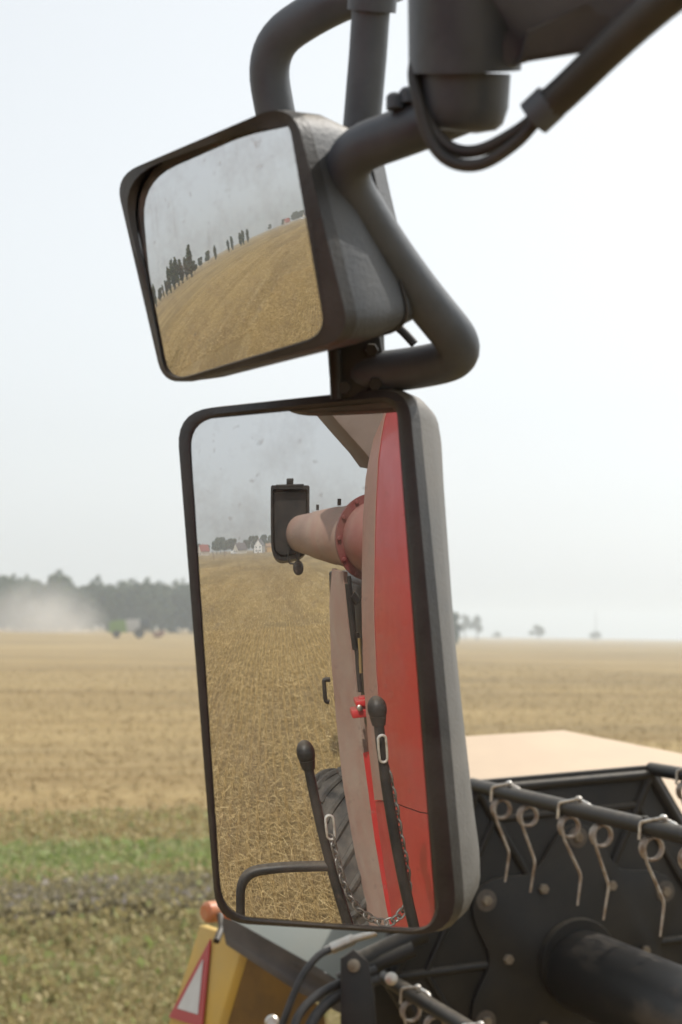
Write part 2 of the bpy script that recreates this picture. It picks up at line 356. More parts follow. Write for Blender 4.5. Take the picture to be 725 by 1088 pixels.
MAUVE = island_mat('thistle_weeds', [(0, (.23, .20, .11)), (.45, (.30, .26, .15)), (.8, (.35, .31, .20)), (1, (.40, .35, .36))], .85, .4)
Y0, Y1 = -5, 14
STRAW2 = island_mat('field_straw', [(0, (.24, .17, .065)), (.5, (.34, .25, .105)), (1, (.45, .345, .17))], .8)
def patchy(Q, keep, seed):               # thin the plants out into patches
    c = Q.mean(1); r2 = np.random.default_rng(seed); k = 26; px_ = r2.uniform(-23, -14, k); py_ = r2.uniform(Y0, Y1, k); sr = r2.uniform(.8, 2.2, k)
    f = np.zeros(len(Q))
    for i in range(k): f += np.exp(-(((c[:, 0] - px_[i]) * 1.6) ** 2 + (c[:, 1] - py_[i]) ** 2) / (2 * sr[i] ** 2))
    return Q[rng.random(len(Q)) < np.clip(keep + f * .8, 0, 1) * np.clip(1.25 - (c[:, 1] - 1.5) / 5.5, .25, 1) ** (1 if seed in (1, 5) else 0)]
gw = obj('green_weeds', quads_mesh('green_weeds', np.concatenate([patchy(blades(20000, -21.5, -17.6, Y0, Y1, .08, .36, .03, .7, clump=60), -.12, 1), patchy(tops(30000, -21.5, -17.2, Y0, Y1, .02, .24, .02, .06), -.1, 1), patchy(tops(9000, -17.4, -10, Y0, Y1, .02, .24, .02, .05), -.1, 5)])), GREEN, smooth=False); gw['kind'] = 'stuff'
tw = obj('thistle_weeds', quads_mesh('thistle_weeds', np.concatenate([blades(7000, -17.4, -15.9, Y0, Y1, .15, .5, .018, .6, clump=40), tops(24000, -17.5, -15.9, Y0, Y1, .05, .4, .012, .04)])), MAUVE, smooth=False); tw['kind'] = 'stuff'
dg = obj('dry_grass', quads_mesh('dry_grass', np.concatenate([blades(45000, -15.8, -9, Y0, Y1, .1, .32, .016, .8, clump=35), tops(50000, -15.8, -9, Y0, Y1, .03, .26, .01, .03), tops(26000, -18.5, -15, Y0, Y1, .03, .4, .01, .035), patchy(tops(34000, -26, -17, Y0, Y1, .02, .2, .015, .045), .75, 9)])), DRY, smooth=False); dg['kind'] = 'stuff'
fs_ = obj('field_stubble', quads_mesh('field_stubble', straws(110000, lambda n: -19 - 150 * rng.random(n) ** 2.2, lambda n: rng.uniform(-20, 75, n), .12, .4, .022, .3, .01, .6, .17)), STRAW2, smooth=False); fs_['kind'] = 'stuff'

# ------------------------------------------------------------------ trees
LEAF = island_mat('foliage', [(0, (.022, .04, .014)), (.5, (.045, .072, .024)), (1, (.085, .11, .04))], .8, .2)
BARK = mat('bark', (.09, .07, .05), .9, col2=(.05, .04, .03), scale=6)
def crown_quads(n, c, rad, size, lumps=9, squash=1.0):
    k = lumps; lc = rng.normal(size=(k, 3)); lc /= np.linalg.norm(lc, axis=1)[:, None]; lc *= rng.uniform(.35, .8, k)[:, None]
    lr = rng.uniform(.25, .5, k); i = rng.integers(0, k, n)
    d = rng.normal(size=(n, 3)); d /= np.linalg.norm(d, axis=1)[:, None]
    P = (lc[i] + d * (lr[i] * rng.random(n) ** .4)[:, None]) * np.asarray(rad) + np.asarray(c)
    u = rng.normal(size=(n, 3)); u /= np.linalg.norm(u, axis=1)[:, None]; v = np.cross(u, rng.normal(size=(n, 3))); v /= np.linalg.norm(v, axis=1)[:, None]
    s = (size * rng.uniform(.6, 1.4, n))[:, None]
    return np.stack([P - u * s - v * s, P + u * s - v * s, P + u * s + v * s, P - u * s + v * s], 1)
def make_tree(name, label, h, rad, trunk_h, n=2600, lumps=11, size=.22, group=None, cat='tree'):
    t = thing(name, label, cat, (0, 0, 0), group)
    b = bm(); tube(b, [(0, 0, 0), (.05 * rad, 0, trunk_h * .6), (0, .05 * rad, trunk_h), (.08 * rad, 0, h * .8)], [h * .028, h * .022, h * .018, h * .006], 8)
    for k in range(6):
        a = k * 1.05 + .3; z = trunk_h * (.9 + .12 * k)
        tube(b, [(0, 0, z), (rad * .35 * math.cos(a), rad * .35 * math.sin(a), z + h * .1), (rad * .65 * math.cos(a), rad * .65 * math.sin(a), z + h * .2)], [h * .012, h * .008, h * .003], 6)
    obj('trunk', b, BARK, t)
    ch = (h - trunk_h * .8) / 2
    obj('crown', quads_mesh('crown', crown_quads(n, (0, 0, h - ch), (rad, rad, ch), size, lumps)), LEAF, t, smooth=False)
    return t
def dup(root, loc, rz=0, sc=1.0, label=None, group=None):
    r = root.copy(); COL.objects.link(r); r.location = V(loc); r.rotation_euler = (0, 0, rz); r.scale = (sc, sc, sc) if not hasattr(sc, '__len__') else sc
    if label: r['label'] = label
    if group: r['group'] = group
    for ch in list(root.children):
        c = ch.copy(); COL.objects.link(c); c.parent = r; c.matrix_parent_inverse = Matrix()
        for gch in ch.children:
            d = gch.copy(); COL.objects.link(d); d.parent = c
    return r
def ground_at(px, dist):
    d = ray(px, 672); h = np.array([d[0], d[1]]); h /= np.linalg.norm(h); return (h[0] * dist, h[1] * dist, height(h[0] * dist, h[1] * dist))

# trees on the right-hand horizon (px, distance, height scale)
tall = make_tree('pine_tree', 'tall thin tree on the horizon just right of the big mirror', 17, 4.2, 6, 2200, 7, .3, 'trees on the right horizon')
tall.location = V(ground_at(507, 800)); tall.scale = (1, 1, .78)
dup(tall, ground_at(494, 820), 2.0, (.75, .75, .82), 'tall tree half hidden behind the edge of the big mirror', 'trees on the right horizon')
rnd = make_tree('round_tree', 'round pale tree alone on the horizon left of the mast', 9, 5.2, 2, 2400, 9, .35, 'trees on the right horizon')
rnd.location = V(ground_at(572, 900)); rnd.scale = (.95, .95, .95)
dup(rnd, ground_at(528, 980), 1.0, (.75, .75, .5), 'low round bush on the horizon between the tall trees and the round tree', 'trees on the right horizon')
dup(rnd, ground_at(632, 950), 2.2, (1.15, 1.15, .6), 'wide low tree at the foot of the far mast', 'trees on the right horizon')
b = bm(); c = np.array(ground_at(633, 940))
tube(b, [c, c + (0, 0, 9), c + (0, 0, 18)], [.35, .25, .12], 8)
for z in (15, 16.5): box(b, c + (0, 0, z), (1.6, .25, .2))
tag(obj('radio_mast', b, mat('mast_grey', (.25, .25, .26), .6)), 'thin grey mast rising above a low tree on the horizon', 'mast')

# far wood on the left
Qs = []
for k in range(380):
    px = rng.uniform(-60, 480); dist = rng.uniform(385, 440); h = rng.uniform(12.3, 13.8) * (dist / 400) * (1 - max(0, px - 200) / 900)
    if abs(px - 60) < 7: h *= 1.1
    c = np.array(ground_at(px, dist)); Qs.append(crown_quads(300, (c[0], c[1], c[2] + h * .52), (3.3, 3.3, h * .5), .45, 10))
fr = obj('forest', quads_mesh('forest', np.concatenate(Qs)), LEAF, smooth=False); fr['kind'] = 'stuff'

# ------------------------------------------------------------------ far combine in its own dust
def far_combine():
    c = np.array(ground_at(139, 285)); u = np.array([ray(141, 672)[1], -ray(141, 672)[0], 0]); u /= np.linalg.norm(u); u = -u if (u @ RT) < 0 else u
    n = np.cross(u, (0, 0, 1)); t = thing('distant_combine', 'small green and grey combine working in a dust cloud far across the field', 'combine', c)
    rot = Matrix(((u[0], n[0], 0, 0), (u[1], n[1], 0, 0), (0, 0, 1, 0), (0, 0, 0, 1)))
    G = mat('far_green', (.16, .26, .05), .5); W = mat('far_grey', (.45, .44, .42), .5)
    P = lambda a, d, z: c + u * a + n * d + np.array([0, 0, z])
    b = bm(); prism(b, [P(-4, -1.4, .9), P(-4, -1.4, 2.9), P(-2.2, -1.4, 3.3), P(-1, -1.4, 3.3), P(-.6, -1.4, 1.0)], n * 2.8, .1); obj('body', b, G, t)
    b = bm(); prism(b, [P(-.9, -1.35, 1.0), P(-1.2, -1.35, 3.4), P(1.6, -1.35, 3.5), P(1.7, -1.35, 1.0)], n * 2.7, .1); obj('grain_tank', b, W, t)
    b = bm(); prism(b, [P(1.75, -.9, 1.6), P(1.75, -.9, 3.5), P(3.4, -.9, 3.5), P(3.6, -.9, 1.7)], n * 1.8, .08); obj('cab', b, mat('far_cab', (.06, .07, .08), .2), t)
    b = bm(); box(b, P(5.0, 0, .7), (1.6, 6.0, .9), rot, .1); tube(b, [P(5.8, -3, 1.1), P(5.8, 3, 1.1)], .5, 10); obj('header', b, mat('far_red', (.24, .12, .08), .5), t)
    for a, r_ in ((1.6, .95), (-2.6, .7)):
        for d in (-1.5, 1.5):
            b = bm(); tube(b, [P(a, d - .25, r_), P(a, d + .25, r_)], r_, 20); obj('wheel', b, TYRE, t)
far_combine()

# ------------------------------------------------------------------ houses and trees behind, seen in the mirrors
def house(px, py, dist, wid, dep, hw, hr, wallc, roofc, label, name='house', side=0.5):
    c = MM.azim(px, py, dist); d = c[:2] - MM.M[:2]; d /= np.linalg.norm(d); a = math.atan2(d[1], d[0]) - math.pi / 2 + side
    t = thing(name, label, 'house', c)
    ca, sa = math.cos(a), math.sin(a)
    P = lambda x, y, z: c + np.array([x * ca - y * sa, x * sa + y * ca, z])
    WM = mat('wall_' + name, wallc, .8, col2=tuple(v * .85 for v in wallc), scale=1.5); RM = mat('roof_' + name, roofc, .8, col2=tuple(v * .75 for v in roofc), scale=2)
    b = bm(); prism(b, [P(-wid / 2, -dep / 2, 0), P(wid / 2, -dep / 2, 0), P(wid / 2, -dep / 2, hw), P(0, -dep / 2, hw + hr), P(-wid / 2, -dep / 2, hw)], P(0, dep, 0) - P(0, 0, 0)); obj('wall', b, WM, t, smooth=False)
    b = bm()
    for s in (-1, 1):
        o_ = .5; e = np.array([P(s * (wid / 2 + o_), -dep / 2 - o_, hw - o_ * hr / wid * 2), P(0, -dep / 2 - o_, hw + hr), P(0, -dep / 2 - o_, hw + hr + .25), P(s * (wid / 2 + o_), -dep / 2 - o_, hw + .25 - o_ * hr / wid * 2)])
        prism(b, list(e), P(0, dep + 2 * o_, 0) - P(0, 0, 0))
    rf = obj('roof', b, RM, t, smooth=False)
    b = bm(); box(b, P(wid * .15, 0, hw + hr + .3), (.7, .7, 1.6)); obj('chimney', b, mat('brick', (.3, .13, .09), .8), rf, smooth=False)
    GL = mat('window_glass', (.05, .06, .07), .1)
    for k in (-1, 1):
        for zz in ([1.6] if hw < 4 else [1.6, 4.2]):
            b = bm(); box(b, P(k * wid * .25, -dep / 2 - .03, zz), (1.2, .12, 1.4), Matrix.Rotation(a, 4, 'Z')); obj('window', b, GL, t, smooth=False)
    b = bm(); box(b, P(0, -dep / 2 - .03, 1.05), (1.0, .14, 2.1), Matrix.Rotation(a, 4, 'Z')); obj('door', b, mat('door_brown', (.12, .07, .04), .6), t, smooth=False)
    return t
house(216, 583, 520, 11, 9, 3.2, 4.5, (.55, .47, .38), (.28, .075, .055), 'low house with a bright red roof, far left in the big mirror', side=1.2)
house(255, 583, 545, 12, 10, 3.0, 5.0, (.6, .57, .5), (.13, .11, .11), 'house with a grey roof among trees in the big mirror', side=1.1)
house(276, 583, 530, 8, 9, 5.6, 4.2, (.72, .71, .68), (.2, .19, .19), 'white gabled house, tallest in the big mirror reflection', side=.35)
house(287, 583, 540, 12, 8, 4.4, 2.2, (.5, .3, .1), (.36, .22, .12), 'ochre building beside the white gabled house in the big mirror', side=1.4)
c = MM.azim(248, 583, 490)
v = thing('delivery_van', 'white van parked in front of the far houses in the big mirror', 'van', c)
b = bm(); prism(b, [c + np.array(p) for p in ((-2.6, 0, .5), (2.7, 0, .5), (2.7, 0, 1.3), (1.9, 0, 1.5), (1.3, 0, 2.4), (-2.6, 0, 2.4))], (0, 1.9, 0), .1); obj('body', b, WHITE, v)
b = bm(); prism(b, [c + np.array(p) for p in ((1.35, -.02, 1.5), (1.8, -.02, 1.5), (1.3, -.02, 2.2), (.4, -.02, 2.2), (.4, -.02, 1.5))], (0, 1.94, 0)); obj('window', b, mat('van_glass', (.04, .05, .06), .1), v)
for a in (-1.6, 1.7):
    for d in (0, 1.7):
        b = bm(); tube(b, [c + np.array((a, d - .03, .4)), c + np.array((a, d + .22, .4))], .4, 16); obj('wheel', b, TYRE, v)

broad = make_tree('broad_tree', 'wide dark tree left of the houses in the big mirror', 12, 6.5, 3, 3000, 12, .4, 'trees behind the far houses')
broad.location = V(MM.azim(238, 583, 600))
TL = [(230, 385, .95, 'broad tree beside the red roofed house in the big mirror'), (246, 395, 1.1, 'tall broad tree left of the grey roofed house in the big mirror'),
      (262, 390, .95, 'tree rising behind the grey roofed house in the big mirror'), (270, 380, 1.2, 'tree just left of the white gabled house in the big mirror'),
      (281, 385, 1.25, 'tree rising behind the white gabled house in the big mirror'), (290, 390, 1.2, 'tree rising behind the ochre building in the big mirror'),
      (208, 420, .7, 'low tree at the far left edge of the big mirror'), (220, 430, .75, 'tree behind the red roofed house in the big mirror')]
for i, (px, dd, s, lb) in enumerate(TL): dup(broad, MM.azim(px, 583, dd * 1.55), i * 1.3, (s * (.8 if i in (3, 4, 5) else 1), s * (.8 if i in (3, 4, 5) else 1), s), lb, 'trees behind the far houses')
pop = make_tree('poplar_tree', 'tall poplar in the dense row at the left of the upper mirror', 20, 3.0, 2, 1300, 26, .5, 'poplars in the upper mirror row')
UH = [(158, 331), (183, 302), (208, 281), (228, 271), (253, 260), (278, 252), (303, 246), (323, 240)]
def uy(px): return float(np.interp(px, [a for a, _ in UH], [q for _, q in UH]))
PX = [(166, 200, .8), (177, 210, .6), (181, 200, .95), (185, 215, 1.15), (189, 205, 1.1), (193, 210, .95), (198, 215, .9), (203, 200, 1.2), (174, 230, .55), (170, 240, .5)]
pop.location = V(UM.azim(162, uy(162), 210)); pop.scale = (.8, .8, .45)
for i, (px, dd, s) in enumerate(PX): dup(pop, UM.azim(px, uy(px), dd), i * 1.7, (s * .8, s * .8, s * .62), None, 'poplars in the upper mirror row')
for i, (px, dd, s, lb) in enumerate([(229, 260, .75, 'lone slim poplar on the curved horizon of the upper mirror'), (243, 300, .75, 'left one of the poplar pair on the upper mirror horizon'), (247, 300, .85, 'right one of the poplar pair on the upper mirror horizon'),
                                 (256, 310, .85, 'left one of the three poplars near the middle of the upper mirror horizon'), (259, 300, .9, 'middle one of the three poplars near the middle of the upper mirror horizon'), (264, 310, .85, 'right one of the three poplars near the middle of the upper mirror horizon')]):
    dup(pop, UM.azim(px, uy(px), dd), i * .9, (s * .8, s * .8, s * .62), lb, 'scattered poplars on the upper mirror horizon')
for i, (px, s) in enumerate([(164, .5), (171, .55), (179, .6), (186, .7), (193, .65), (199, .6), (206, .6)]): dup(broad, UM.azim(px, uy(px), 215 + 7 * (i % 3)), i * .8, (s, s, s * .9), 'round tree filling the gaps in the dense poplar row of the upper mirror', 'round trees in the upper mirror row')
for i, (px, s, lb) in enumerate([(213, .6, 'small round tree right of the dense poplars in the upper mirror'), (221, .7, 'round tree left of the lone poplar in the upper mirror'), (288, .5, 'low far tree on the right part of the upper mirror horizon'), (303, .5, 'low far tree near the right edge of the upper mirror'), (316, .75, 'darker tree at the right edge of the upper mirror horizon')]):
    dup(broad, UM.azim(px, uy(px), 300 if px < 280 else 640), i * 1.1, s * (1 if px < 280 else 1.7), lb, 'round trees on the upper mirror horizon')

# ------------------------------------------------------------------ the two mirrors
def cap_mesh(mir, loop_px, rings=40):
    cx = sum(p[0] for p in loop_px) / len(loop_px); cy = sum(p[1] for p in loop_px) / len(loop_px)
    b = bm(); c0 = b.verts.new(V(mir.hit(cx, cy)[0])); prev = None
    for k in range(1, rings + 1):
        t = k / rings; ring = [b.verts.new(V(mir.hit(cx + (x - cx) * t, cy + (y - cy) * t)[0])) for x, y in loop_px]
        n = len(ring)
        for i in range(n):
            j = (i + 1) % n
            if prev is None: b.faces.new((c0, ring[i], ring[j]))
            else: b.faces.new((prev[i], ring[i], ring[j], prev[j]))
        prev = ring
    return b
def px_loop(cs, rads): return [(p[0], p[1]) for p in rquad([(x, y, 0) for x, y in cs], rads, 9, 24)]
def glass(mir, loop_px, name, m, parent):
    o = obj(name, cap_mesh(mir, loop_px), m, parent)
    if o.data.polygons[0].normal @ V(mir.n) < 0: o.data.flip_normals()
    # exact sphere normals: the faces stay true to the ground glass
    o.data.normals_split_custom_set_from_vertices([((v.co - V(mir.S)).normalized()) for v in o.data.vertices])
    return o
def loop3(mir, spec, rads, pw=0):               # spec: four (px, py, height above the glass)
    L = rquad([(x, y, wv) for x, y, wv in spec], [r_ * 1140 for r_ in rads]); m_ = max(q[2] for q in L)
    return [mir.off(q[0], q[1], m_ * (q[2] / m_) ** pw if (pw and q[2] > 0) else q[2]) for q in L]
def shift(loop, mir, wv, grow=0.0):
    c = sum(loop) / len(loop); return [p + mir.n * wv + (p - c) / np.linalg.norm(p - c) * grow for p in loop]

t = thing('rear_view_mirror', 'large upright black framed mirror reflecting the red side of the combine', 'mirror', MM.M - np.array([0, 0, .26]))
gl = [(201, 447), (421, 426), (464, 990), (236, 972)]; gr = [26, 16, 30, 30]
glass(MM, px_loop(gl, gr), 'mirror_glass', mirror_mat('main_mirror_glass', (.70, .705, .71), .13, 14), t)
inner = loop3(MM, [(200, 446, .001), (422, 425, .001), (465, 991, .001), (235, 973, .001)], [.028, .018, .03, .03])
edge0 = loop3(MM, [(203, 449, -.012), (419, 429, -.012), (462, 988, -.012), (238, 970, -.012)], [.028, .018, .03, .03])
lipo = loop3(MM, [(187, 437, .0), (434, 411, .003), (488, 996, .004), (230, 980, .0)], [.034, .03, .045, .03])
lipi = loop3(MM, [(196, 443, .0022), (426, 420, .004), (469, 992, .005), (233, 976, .002)], [.032, .022, .034, .03])
b = bm(); loft(b, [edge0, inner, lipi, lipo, shift(lipo, MM, -.014, .002)], False, False); obj('rim', b, RUB, t)
s0 = shift(lipo, MM, -.0145, .0015)
b = bm(); loft(b, [s0, shift(s0, MM, -.022, -.003), shift(s0, MM, -.045, -.012), shift(s0, MM, -.06, -.026), shift(s0, MM, -.068, -.06)], False, True); obj('housing', b, SHELL, t)

t = thing('wide_angle_mirror', 'smaller tilted convex mirror in a deep black hood reflecting field and sky', 'mirror', UM.M - np.array([0, 0, .15]))
gl = [(133, 172), (318, 131), (345, 356), (178, 406)]; gr = [85, 16, 22, 26]
glass(UM, px_loop(gl, gr), 'mirror_glass', mirror_mat('wide_mirror_glass', (.68, .685, .69), .15, 20, True), t)
inner = loop3(UM, [(131, 170, .002), (319, 130, .002), (346, 357, .002), (177, 407, .002)], [.07, .014, .02, .022])
edge0 = loop3(UM, [(133, 172, -.015), (317, 133, -.015), (344, 355, -.015), (179, 405, -.015)], [.07, .014, .02, .022])
lipi = loop3(UM, [(127, 189, .011), (306, 122, .005), (346, 355, .004), (178, 406, .001)], [.04, .02, .02, .022], 2)
lipo = loop3(UM, [(122, 187, .012), (311, 106, .008), (374, 360, .0), (174, 411, .0)], [.024, .035, .03, .024], 2)
b = bm(); loft(b, [edge0, inner, lipi, lipo, shift(lipo, UM, -.012, .001)], False, False); obj('hood', b, RUB, t)
s0 = shift(lipo, UM, -.0125, .0005)
b = bm(); loft(b, [s0, shift(s0, UM, -.03, -.001), shift(s0, UM, -.07, -.012), shift(s0, UM, -.10, -.022), shift(s0, UM, -.118, -.04), shift(s0, UM, -.124, -.07)], False, True); obj('housing', b, PL, t)

b = bm(); sl_ = shift(s0, UM, -.072, -.0112); tube(b, sl_ + [sl_[0]], .0016, 6, False); obj('seam', b, RUB, [o_ for o_ in t.children if o_.name.startswith('housing')][0])
# ------------------------------------------------------------------ arm that carries the mirrors
t = thing('mirror_arm', 'bent dark grey tube frame carrying both mirrors, hanging from the bracket', 'mirror arm', at(400, 400, 1.4))
b = bm(); tube(b, bend([at(420, -22, 1.42), at(345, 6, 1.46), at(280, 50, 1.5), at(298, 150, 1.5), at(335, 300, 1.5), at(385, 392, 1.46)], .05), .0192, 20); obj('tube', b, PIPE, t)
b = bm(); tube(b, [at(397, -30, 1.36), at(391, 60, 1.36), at(384, 140, 1.36)], .0165, 20); tube(b, [at(396.5, -6, 1.36), at(395, 12, 1.36)], .021, 20); obj('tube', b, PIPE, t)
b = bm(); tube(b, bend([at(520, 104, 1.2), at(450, 133, 1.22), at(352, 168, 1.26), at(420, 280, 1.3), at(500, 378, 1.34), at(440, 392, 1.38), at(372, 398, 1.4)], .06, 10), .0192, 22); obj('tube', b, PIPE, t)
b = bm(); prism(b, [at(348, 372, 1.38), at(404, 350, 1.38), at(413, 404, 1.38), at(404, 422, 1.38), at(362, 424, 1.38), at(350, 400, 1.38)], ray(380, 390) * .06, .006)
tube(b, [at(356, 372, 1.375), at(358, 424, 1.375)], .006, 10); tube(b, [at(385, 350, 1.40), at(388, 424, 1.40)], .02, 18); obj('clamp', b, BLK, t)
for q in ((395, 372), (399, 408), (366, 412)):
    b = bm(); disc(b, at(q[0], q[1], 1.378), -ray(*q), .0065, .008, 6, .1); obj('bolt', b, BLK, t)
b = bm(); tube(b, spline([at(398, 332, 1.42), at(415, 342, 1.42), at(428, 352, 1.42), at(441, 366, 1.42)]), .0042, 10); obj('cable', b, HOSE, t)
for q in ((420, 110), (434, 104)):
    b = bm(); disc(b, at(q[0], q[1] + 6, 1.215), UP, .007, .012); obj('bolt', b, PIPE, t)

# ------------------------------------------------------------------ the combine we sit in
CB = thing('combine_harvester', 'red combine harvester whose dusty side and auger show in the big mirror', 'combine harvester', (.8, -3, 0))
# roof bracket (top right)
b = bm(); tube(b, [at(494, -30, 1.15), at(494, 76, 1.15)], .041, 28); obj('bracket_socket', b, PIPE, CB)
b = bm(); tube(b, [at(494, 77, 1.15), at(492, 112, 1.15), at(490, 128, 1.15), at(489.5, 136, 1.15), at(489, 140, 1.15)], [.0335, .0335, .031, .026, .012], 28); obj('pivot_pin', b, PIPE, CB)
b = bm(); prism(b, [at(487, 74, 1.12), at(548, 72, 1.12), at(560, 60, 1.12), at(650, 50, 1.06), at(690, 10, 1.03), at(700, -40, 1.03), at(480, -40, 1.12)], ray(560, 30) * .07, .006); obj('roof_bracket', b, PIPE, CB)
b = bm(); prism(b, [at(560, 33, 1.10), at(640, -4, 1.05), at(700, -30, 1.03), at(720, -10, 1.03), at(660, 50, 1.06), at(560, 66, 1.11), at(548, 70, 1.115)], ray(600, 30) * .03, .004); obj('bracket_rib', b, PL, CB)
b = bm(); tube(b, spline([at(760, -40, .98), at(700, 6, 1.02), at(650, 50, 1.05), at(600, 98, 1.08), at(572, 122, 1.09)]), [.0118] * 32 + [.0105], 14); obj('cable_sleeve', b, HOSE, CB)
b = bm()
tube(b, spline([at(578, 116, 1.09), at(548, 140, 1.10), at(508, 160, 1.11), at(478, 156, 1.12), at(455, 128, 1.13), at(441, 80, 1.14), at(448, 50, 1.15)]), .0046, 10); obj('cable', b, HOSE, CB)
b = bm(); tube(b, spline([at(574, 124, 1.09), at(548, 152, 1.095), at(512, 174, 1.10), at(480, 172, 1.11), at(458, 150, 1.12), at(444, 104, 1.13), at(440, 74, 1.14), at(450, 44, 1.15)]), .0046, 10)
obj('cable', b, HOSE, CB)
b = bm(); tube(b, [at(586, 108, 1.087), at(567, 126, 1.09)], .0135, 14); obj('cable_tie', b, PIPE, CB)

def strip(b, cols, th=(0, 0, 0)):         # sheet through columns of points, given a thickness
    th = np.asarray(th, float); n = len(cols[0])
    A = [[b.verts.new(V(p)) for p in c_] for c_ in cols]; B = [[b.verts.new(V(np.asarray(p) + th)) for p in c_] for c_ in cols]
    m_ = len(cols)
    for i in range(m_ - 1):
        for j in range(n - 1):
            b.faces.new((A[i][j], A[i + 1][j], A[i + 1][j + 1], A[i][j + 1])); b.faces.new((B[i][j], B[i][j + 1], B[i + 1][j + 1], B[i + 1][j]))
    for j in range(n - 1):
        b.faces.new((A[0][j], A[0][j + 1], B[0][j + 1], B[0][j])); b.faces.new((A[-1][j], B[-1][j], B[-1][j + 1], A[-1][j + 1]))
    for i in range(m_ - 1):
        b.faces.new((A[i][0], B[i][0], B[i + 1][0], A[i + 1][0])); b.faces.new((A[i][-1], A[i + 1][-1], B[i + 1][-1], B[i][-1]))
def edge_pts(pairs, ys, val, n=22):
    P = [p for p in pairs]; out = []
    for y_ in np.linspace(ys[0], ys[1], n):
        x_ = float(np.interp(y_, [p[1] for p in P], [p[0] for p in P])); out.append(MM.go(x_, y_, 1, val))
    return out
far_e = [(420, 400), (409, 440), (396, 470), (389, 510), (386, 560), (385, 650), (387, 720), (393, 800), (402, 880), (418, 985), (424, 1010)]
cre_e = [(424, 400), (410, 440), (403, 480), (399, 560), (398, 650), (401, 720), (407, 800), (416, 880), (432, 985), (437, 1010)]
def side_cols(ys):
    F_ = edge_pts(far_e, ys, -2.6); C_ = edge_pts(cre_e, ys, -2.05)
    N1 = [p + np.array([.015, .75, (p[2] - 3.2) * -.20]) for p in C_]; N2 = [p + np.array([.10, 1.35, (p[2] - 3.2) * -.36]) for p in C_]
    Bk = [p + np.array([.09, -.03, 0]) for p in F_]
    return Bk, F_, C_, N1, N2
Bk, F_, C_, N1, N2 = side_cols((402, 850))
b = bm(); strip(b, [F_, [.5 * (p + q) - np.array([.006, 0, 0]) for p, q in zip(F_, C_)], C_, [.5 * (p + q) for p, q in zip(C_, N1)], N1, N2], (.03, 0, 0)); sp = obj('side_panel', b, RED, CB)
b = bm(); strip(b, [[p - np.array([.004, 0, 0]) for p in F_], [.5 * (p + q) - np.array([.010, 0, 0]) for p, q in zip(F_, C_)], [p - np.array([.004, 0, 0]) for p in C_]], (.003, 0, 0)); obj('dust_and_reflection', b, DUSTREFL, sp)  # tan band: dust, with the field's reflection in the rolled edge painted in
Bk, F2, C2, M1, M2 = side_cols((851.5, 1012))
b = bm(); strip(b, [F2, C2, M1, M2], (.03, 0, 0)); obj('lower_side_panel', b, RED, CB)

# core of the body behind the sheets
b = bm(); box(b, (.65, -4.4, 2.5), (2.84, 3.3, 1.04), None, .03); obj('engine_housing', b, BLK, CB)
b = bm(); box(b, (.75, -4.35, 1.75), (2.7, 3.4, 1.55), None, .03); obj('chassis', b, DRED, CB)
b = bm(); box(b, (.75, -1.75, 2.2), (2.75, 1.6, 2.4), None, .03); obj('tank_body', b, DRED, CB)

# tank extension overhead
b = bm(); prism(b, [MM.go(336, 422, 1, -2.75), MM.go(388, 481, 1, -2.75), MM.go(402, 500, 1, -2.75), MM.go(440, 500, 1, -2.75), MM.go(440, 405, 1, -2.75), MM.go(336, 395, 1, -2.75)], (0, -.9, .12), .01); obj('tank_extension', b, TANK, CB)

# unloading auger
A0 = MM.go(396, 571, 1, -2.95); A1 = MM.go(320, 567, 1, -7.0); ax = (A1 - A0) / np.linalg.norm(A1 - A0)
b = bm(); tube(b, [A0, A0 + ax * 1.2, A0 + ax * 1.21, A0 + ax * 2.4, A0 + ax * 2.41, A1 + ax * .05], [.215, .215, .222, .222, .215, .215], 40); au = obj('unloading_auger', b, PINK, CB)
b = bm(); tube(b, [A0 - ax * .03, A0 + ax * .02], .262, 40)
for k in range(12):
    a = k / 12 * 2 * math.pi; n_ = np.cross(ax, (0, 0, 1)); n_ /= np.linalg.norm(n_); m_ = np.cross(n_, ax)
    disc(b, A0 - ax * .03 + (n_ * math.cos(a) + m_ * math.sin(a)) * .242, -ax, .014, .02, 10)
obj('flange', b, DRED, au)
b = bm(); tube(b, bend([A0 - ax * .03, A0 - ax * .26, A0 - ax * .30 + np.array([.6, 0, -.08])], .2, 10), .215, 32); obj('elbow', b, mat('dusty_elbow', (.24, .085, .07), .5, col2=(.30, .17, .13), scale=4, amt=.9), au)
for f in (.3, .62):
    b = bm(); q = A0 + ax * np.linalg.norm(A1 - A0) * f + np.array([0, 0, .235]); box(b, q + np.array([0, 0, .02]), (.03, .05, .05)); obj('bracket', b, BLK, au)
y_ = -6.95
def spout_loop(yv, s=1.0, dz=0):
    cs = [MM.go(288, 516, 1, y_), MM.go(329, 516, 1, y_), MM.go(330, 590, 1, y_), MM.go(289, 599, 1, y_)]
    c_ = sum(cs) / 4; return [np.array([c_[0] + (p[0] - c_[0]) * s, yv, c_[2] + (p[2] - c_[2]) * s + dz]) for p in rquad(cs, [.03, .03, .2, .22])]
b = bm(); loft(b, [spout_loop(-6.9, .9), spout_loop(-6.9), spout_loop(-7.45, .98, -.05), spout_loop(-7.45, .8, -.05), spout_loop(-7.0, .84)], False, True); spo = obj('spout', b, BLK, au)
tp = MM.go(308, 518, 1, -6.92)
b = bm(); box(b, tp + np.array([0, 0, .02]), (.40, .05, .035), None, .008); box(b, tp + np.array([0, 0, .07]), (.1, .06, .07), None, .01); obj('top_bar', b, BLK, spo)
